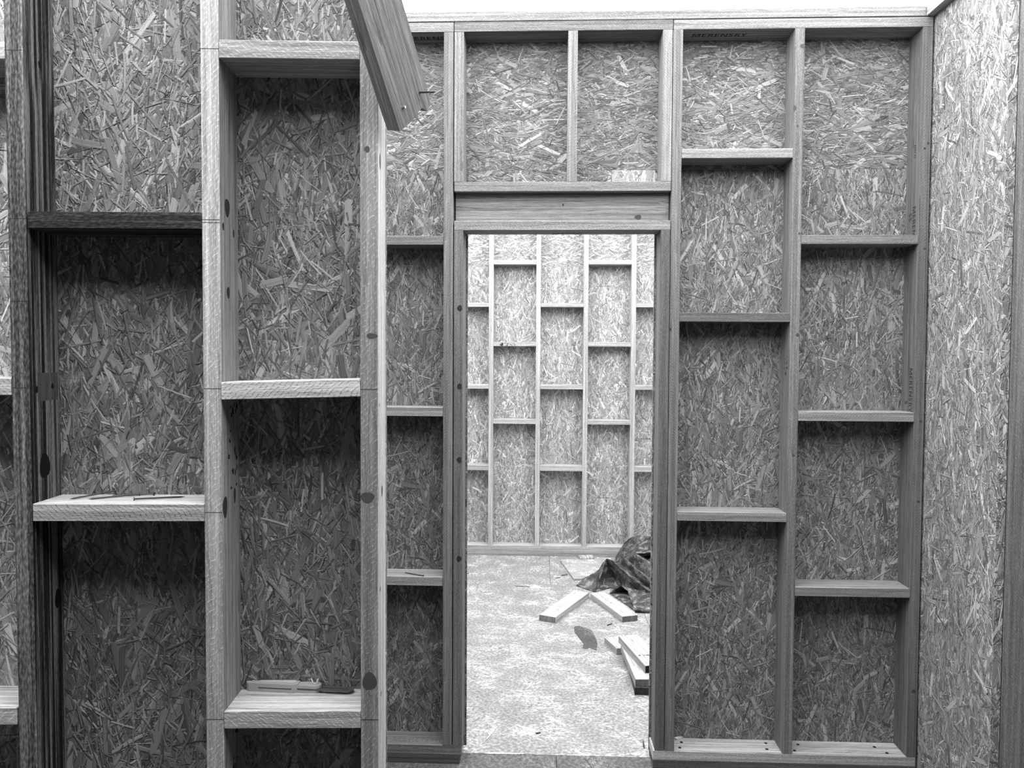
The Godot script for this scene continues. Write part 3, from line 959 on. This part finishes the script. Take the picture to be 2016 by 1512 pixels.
func build_small_things():
	var y := 1.3572
	nail_thing("leftmost nail on the nogging shelf, its head propped on the next nail", Vector3(-0.9745, y + 0.007, -1.732), Vector3(-1.043, y, -1.652), "nails left lying on noggings")
	nail_thing("second nail from the left on the nogging shelf, lying under the first", Vector3(-0.918, y + 0.002, -1.711), Vector3(-1.003, y, -1.655), "nails left lying on noggings")
	nail_thing("third nail on the nogging shelf, furthest back against the strand board", Vector3(-0.886, y + 0.002, -1.715), Vector3(-0.975, y, -1.700), "nails left lying on noggings")
	nail_thing("rightmost nail on the nogging shelf, pointing right and back", Vector3(-0.8963, y + 0.002, -1.652), Vector3(-0.805, y, -1.697), "nails left lying on noggings")
	nail_thing("single nail on the low nogging left of the doorway", Vector3(-0.482, 0.7785, -3.107), Vector3(-0.566, 0.7782, -3.150), "nails left lying on noggings")

	# sliding bevel
	var o := thing("angle_gauge", "angle gauge with grey handle and dark slotted arm on the lowest nogging shelf", "gauge", Vector3(-0.682, 0.8995, -1.732), Basis(Vector3.UP, deg_to_rad(-3.2)))
	var pl := mat("plastic", 0.66)
	put(o, "handle", prism(PackedVector2Array([Vector2(0, -0.004), Vector2(0.006, 0.0), Vector2(0.110, 0.0), Vector2(0.122, -0.005), Vector2(0.122, -0.026), Vector2(0.110, -0.031), Vector2(0.010, -0.031), Vector2(0, -0.022)]), 0.0, 0.019, pl), Vector3.ZERO)
	var cheek := PackedVector2Array([Vector2(0.118, -0.004), Vector2(0.165, -0.004), Vector2(0.172, -0.008), Vector2(0.175, -0.0155), Vector2(0.172, -0.023), Vector2(0.165, -0.027), Vector2(0.118, -0.027)])
	put(o, "cheek", prism(cheek, 0.0, 0.0055, pl), Vector3.ZERO)
	put(o, "cheek", prism(cheek, 0.0095, 0.0165, pl), Vector3.ZERO)
	# moulded rib and recess on the handle
	put(o, "rib", prism(PackedVector2Array([Vector2(0.012, -0.007), Vector2(0.108, -0.007), Vector2(0.116, -0.011), Vector2(0.116, -0.020), Vector2(0.108, -0.024), Vector2(0.012, -0.024)]), 0.0190, 0.0206, mat("plastic", 0.74)), Vector3.ZERO)
	var oval := PackedVector2Array()
	for k in 16:
		oval.append(Vector2(0.021 + 0.011 * cos(TAU * k / 16), -0.0155 + 0.005 * sin(TAU * k / 16)))
	put(o, "hanging_hole", prism(oval, 0.0206, 0.0208, mat("ink", 0.16)), Vector3.ZERO)
	var groove := PackedVector2Array([Vector2(0.03, 0.0), Vector2(0.110, 0.0), Vector2(0.110, 0.0004), Vector2(0.03, 0.0004)])
	put(o, "blade_slot", prism(groove, 0.0082, 0.0098, mat("ink", 0.2)), Vector3.ZERO)
	var blade := PackedVector2Array([Vector2(0.125, -0.028), Vector2(0.238, -0.028), Vector2(0.249, -0.024), Vector2(0.252, -0.016), Vector2(0.247, -0.007), Vector2(0.240, -0.004), Vector2(0.125, -0.004)])
	var slot := PackedVector2Array([Vector2(0.16, -0.0185), Vector2(0.238, -0.0185), Vector2(0.238, -0.0145), Vector2(0.16, -0.0145)])
	put(o, "blade", prism(blade, 0.0062, 0.0085, mat("iron", 0.42), [slot]), Vector3.ZERO)
	var nut := put(o, "wing_nut", tube([Vector3(0, 0, 0), Vector3(0, 0.006, 0), Vector3(0, 0.006, 0)], [0.006, 0.0048, 0.0], 12, mat("chrome", 0.9)), Vector3(0.160, 0.0166, -0.015))
	for s in [-1.0, 1.0]:
		put(nut, "wing", tube([Vector3(s * 0.003, 0.002, 0), Vector3(s * 0.006, 0.009, 0), Vector3(s * 0.008, 0.0135, 0), Vector3(s * 0.0082, 0.0150, 0)], [0.0022, 0.0025, 0.0022, 0.0006], 8, mat("chrome", 0.95)), Vector3.ZERO)

	# wood chip on the bottom plate, slivers and scraps on the far floor
	var chip := thing("wood_chip", "small wood chip on the bottom plate right of the doorway", "wood chip", Vector3(0.585, 0.0765, -3.205), Basis(Vector3.UP, 0.4))
	put(chip, "chip", prism(PackedVector2Array([Vector2(-0.020, -0.008), Vector2(0.012, -0.010), Vector2(0.022, 0.0), Vector2(0.006, 0.008), Vector2(-0.018, 0.007)]), 0.0, 0.005, mat("face", 1.3)), Vector3.ZERO)
	var sliver := func(label: String, a: Vector3, b: Vector3, wd: float, tint: float):
		var dd := b - a
		var s := thing("wood_sliver", label, "wood sliver", a, Basis(Vector3.UP, -atan2(dd.z, dd.x)), "slivers on the far floor")
		var l := dd.length()
		put(s, "sliver", prism(PackedVector2Array([Vector2(0, 0), Vector2(l * 0.3, -wd * 0.5), Vector2(l, -wd * 0.2), Vector2(l * 0.96, wd * 0.3), Vector2(l * 0.2, wd * 0.5)]), 0.0003, 0.004, mat("face", tint)), Vector3.ZERO)
	sliver.call("long pale wood sliver on the floor just inside the doorway", Vector3(-0.238, 0, -3.289), Vector3(-0.191, 0, -3.429), 0.006, 1.25)
	sliver.call("dark wood sliver on the floor at the left jamb, towards the far wall", Vector3(-0.60, 0, -5.86), Vector3(-0.555, 0, -5.88), 0.010, 0.35)
	sliver.call("thin sliver pointing at the white scrap on the far floor", Vector3(-0.19, 0, -5.57), Vector3(-0.08, 0, -5.556), 0.012, 0.6)
	sliver.call("dark sliver on the floor in front of the right offcut of the V", Vector3(0.415, 0, -4.775), Vector3(0.452, 0, -4.81), 0.008, 0.3)
	sliver.call("dark sliver on the floor left of the large board sheet", Vector3(0.155, 0, -5.86), Vector3(0.205, 0, -5.89), 0.010, 0.35)
	sliver.call("second dark sliver left of the large board sheet, nearer the doorway", Vector3(0.115, 0, -5.79), Vector3(0.152, 0, -5.81), 0.010, 0.35)
	sliver.call("short dark splinter on the floor near the middle of the doorway", Vector3(-0.018, 0, -3.37), Vector3(0.004, 0, -3.378), 0.008, 0.3)
	sliver.call("curled dark splinter on the floor below the stack of offcuts", Vector3(0.447, 0, -3.26), Vector3(0.452, 0, -3.33), 0.007, 0.4)
	sliver.call("pale shaving lying along the threshold joint", Vector3(-0.25, 0, -3.186), Vector3(-0.06, 0, -3.19), 0.010, 1.3)
	var scrap := thing("paper_scrap", "small white torn scrap on the far floor", "scrap", Vector3(-0.03, 0, -5.56))
	put(scrap, "scrap", prism(PackedVector2Array([Vector2(-0.03, 0.02), Vector2(-0.018, -0.05), Vector2(0.012, -0.01), Vector2(0.03, 0.0), Vector2(0.028, 0.03), Vector2(0.0, 0.026)]), 0.0005, 0.003, mat("plastic", 0.98)), Vector3.ZERO)
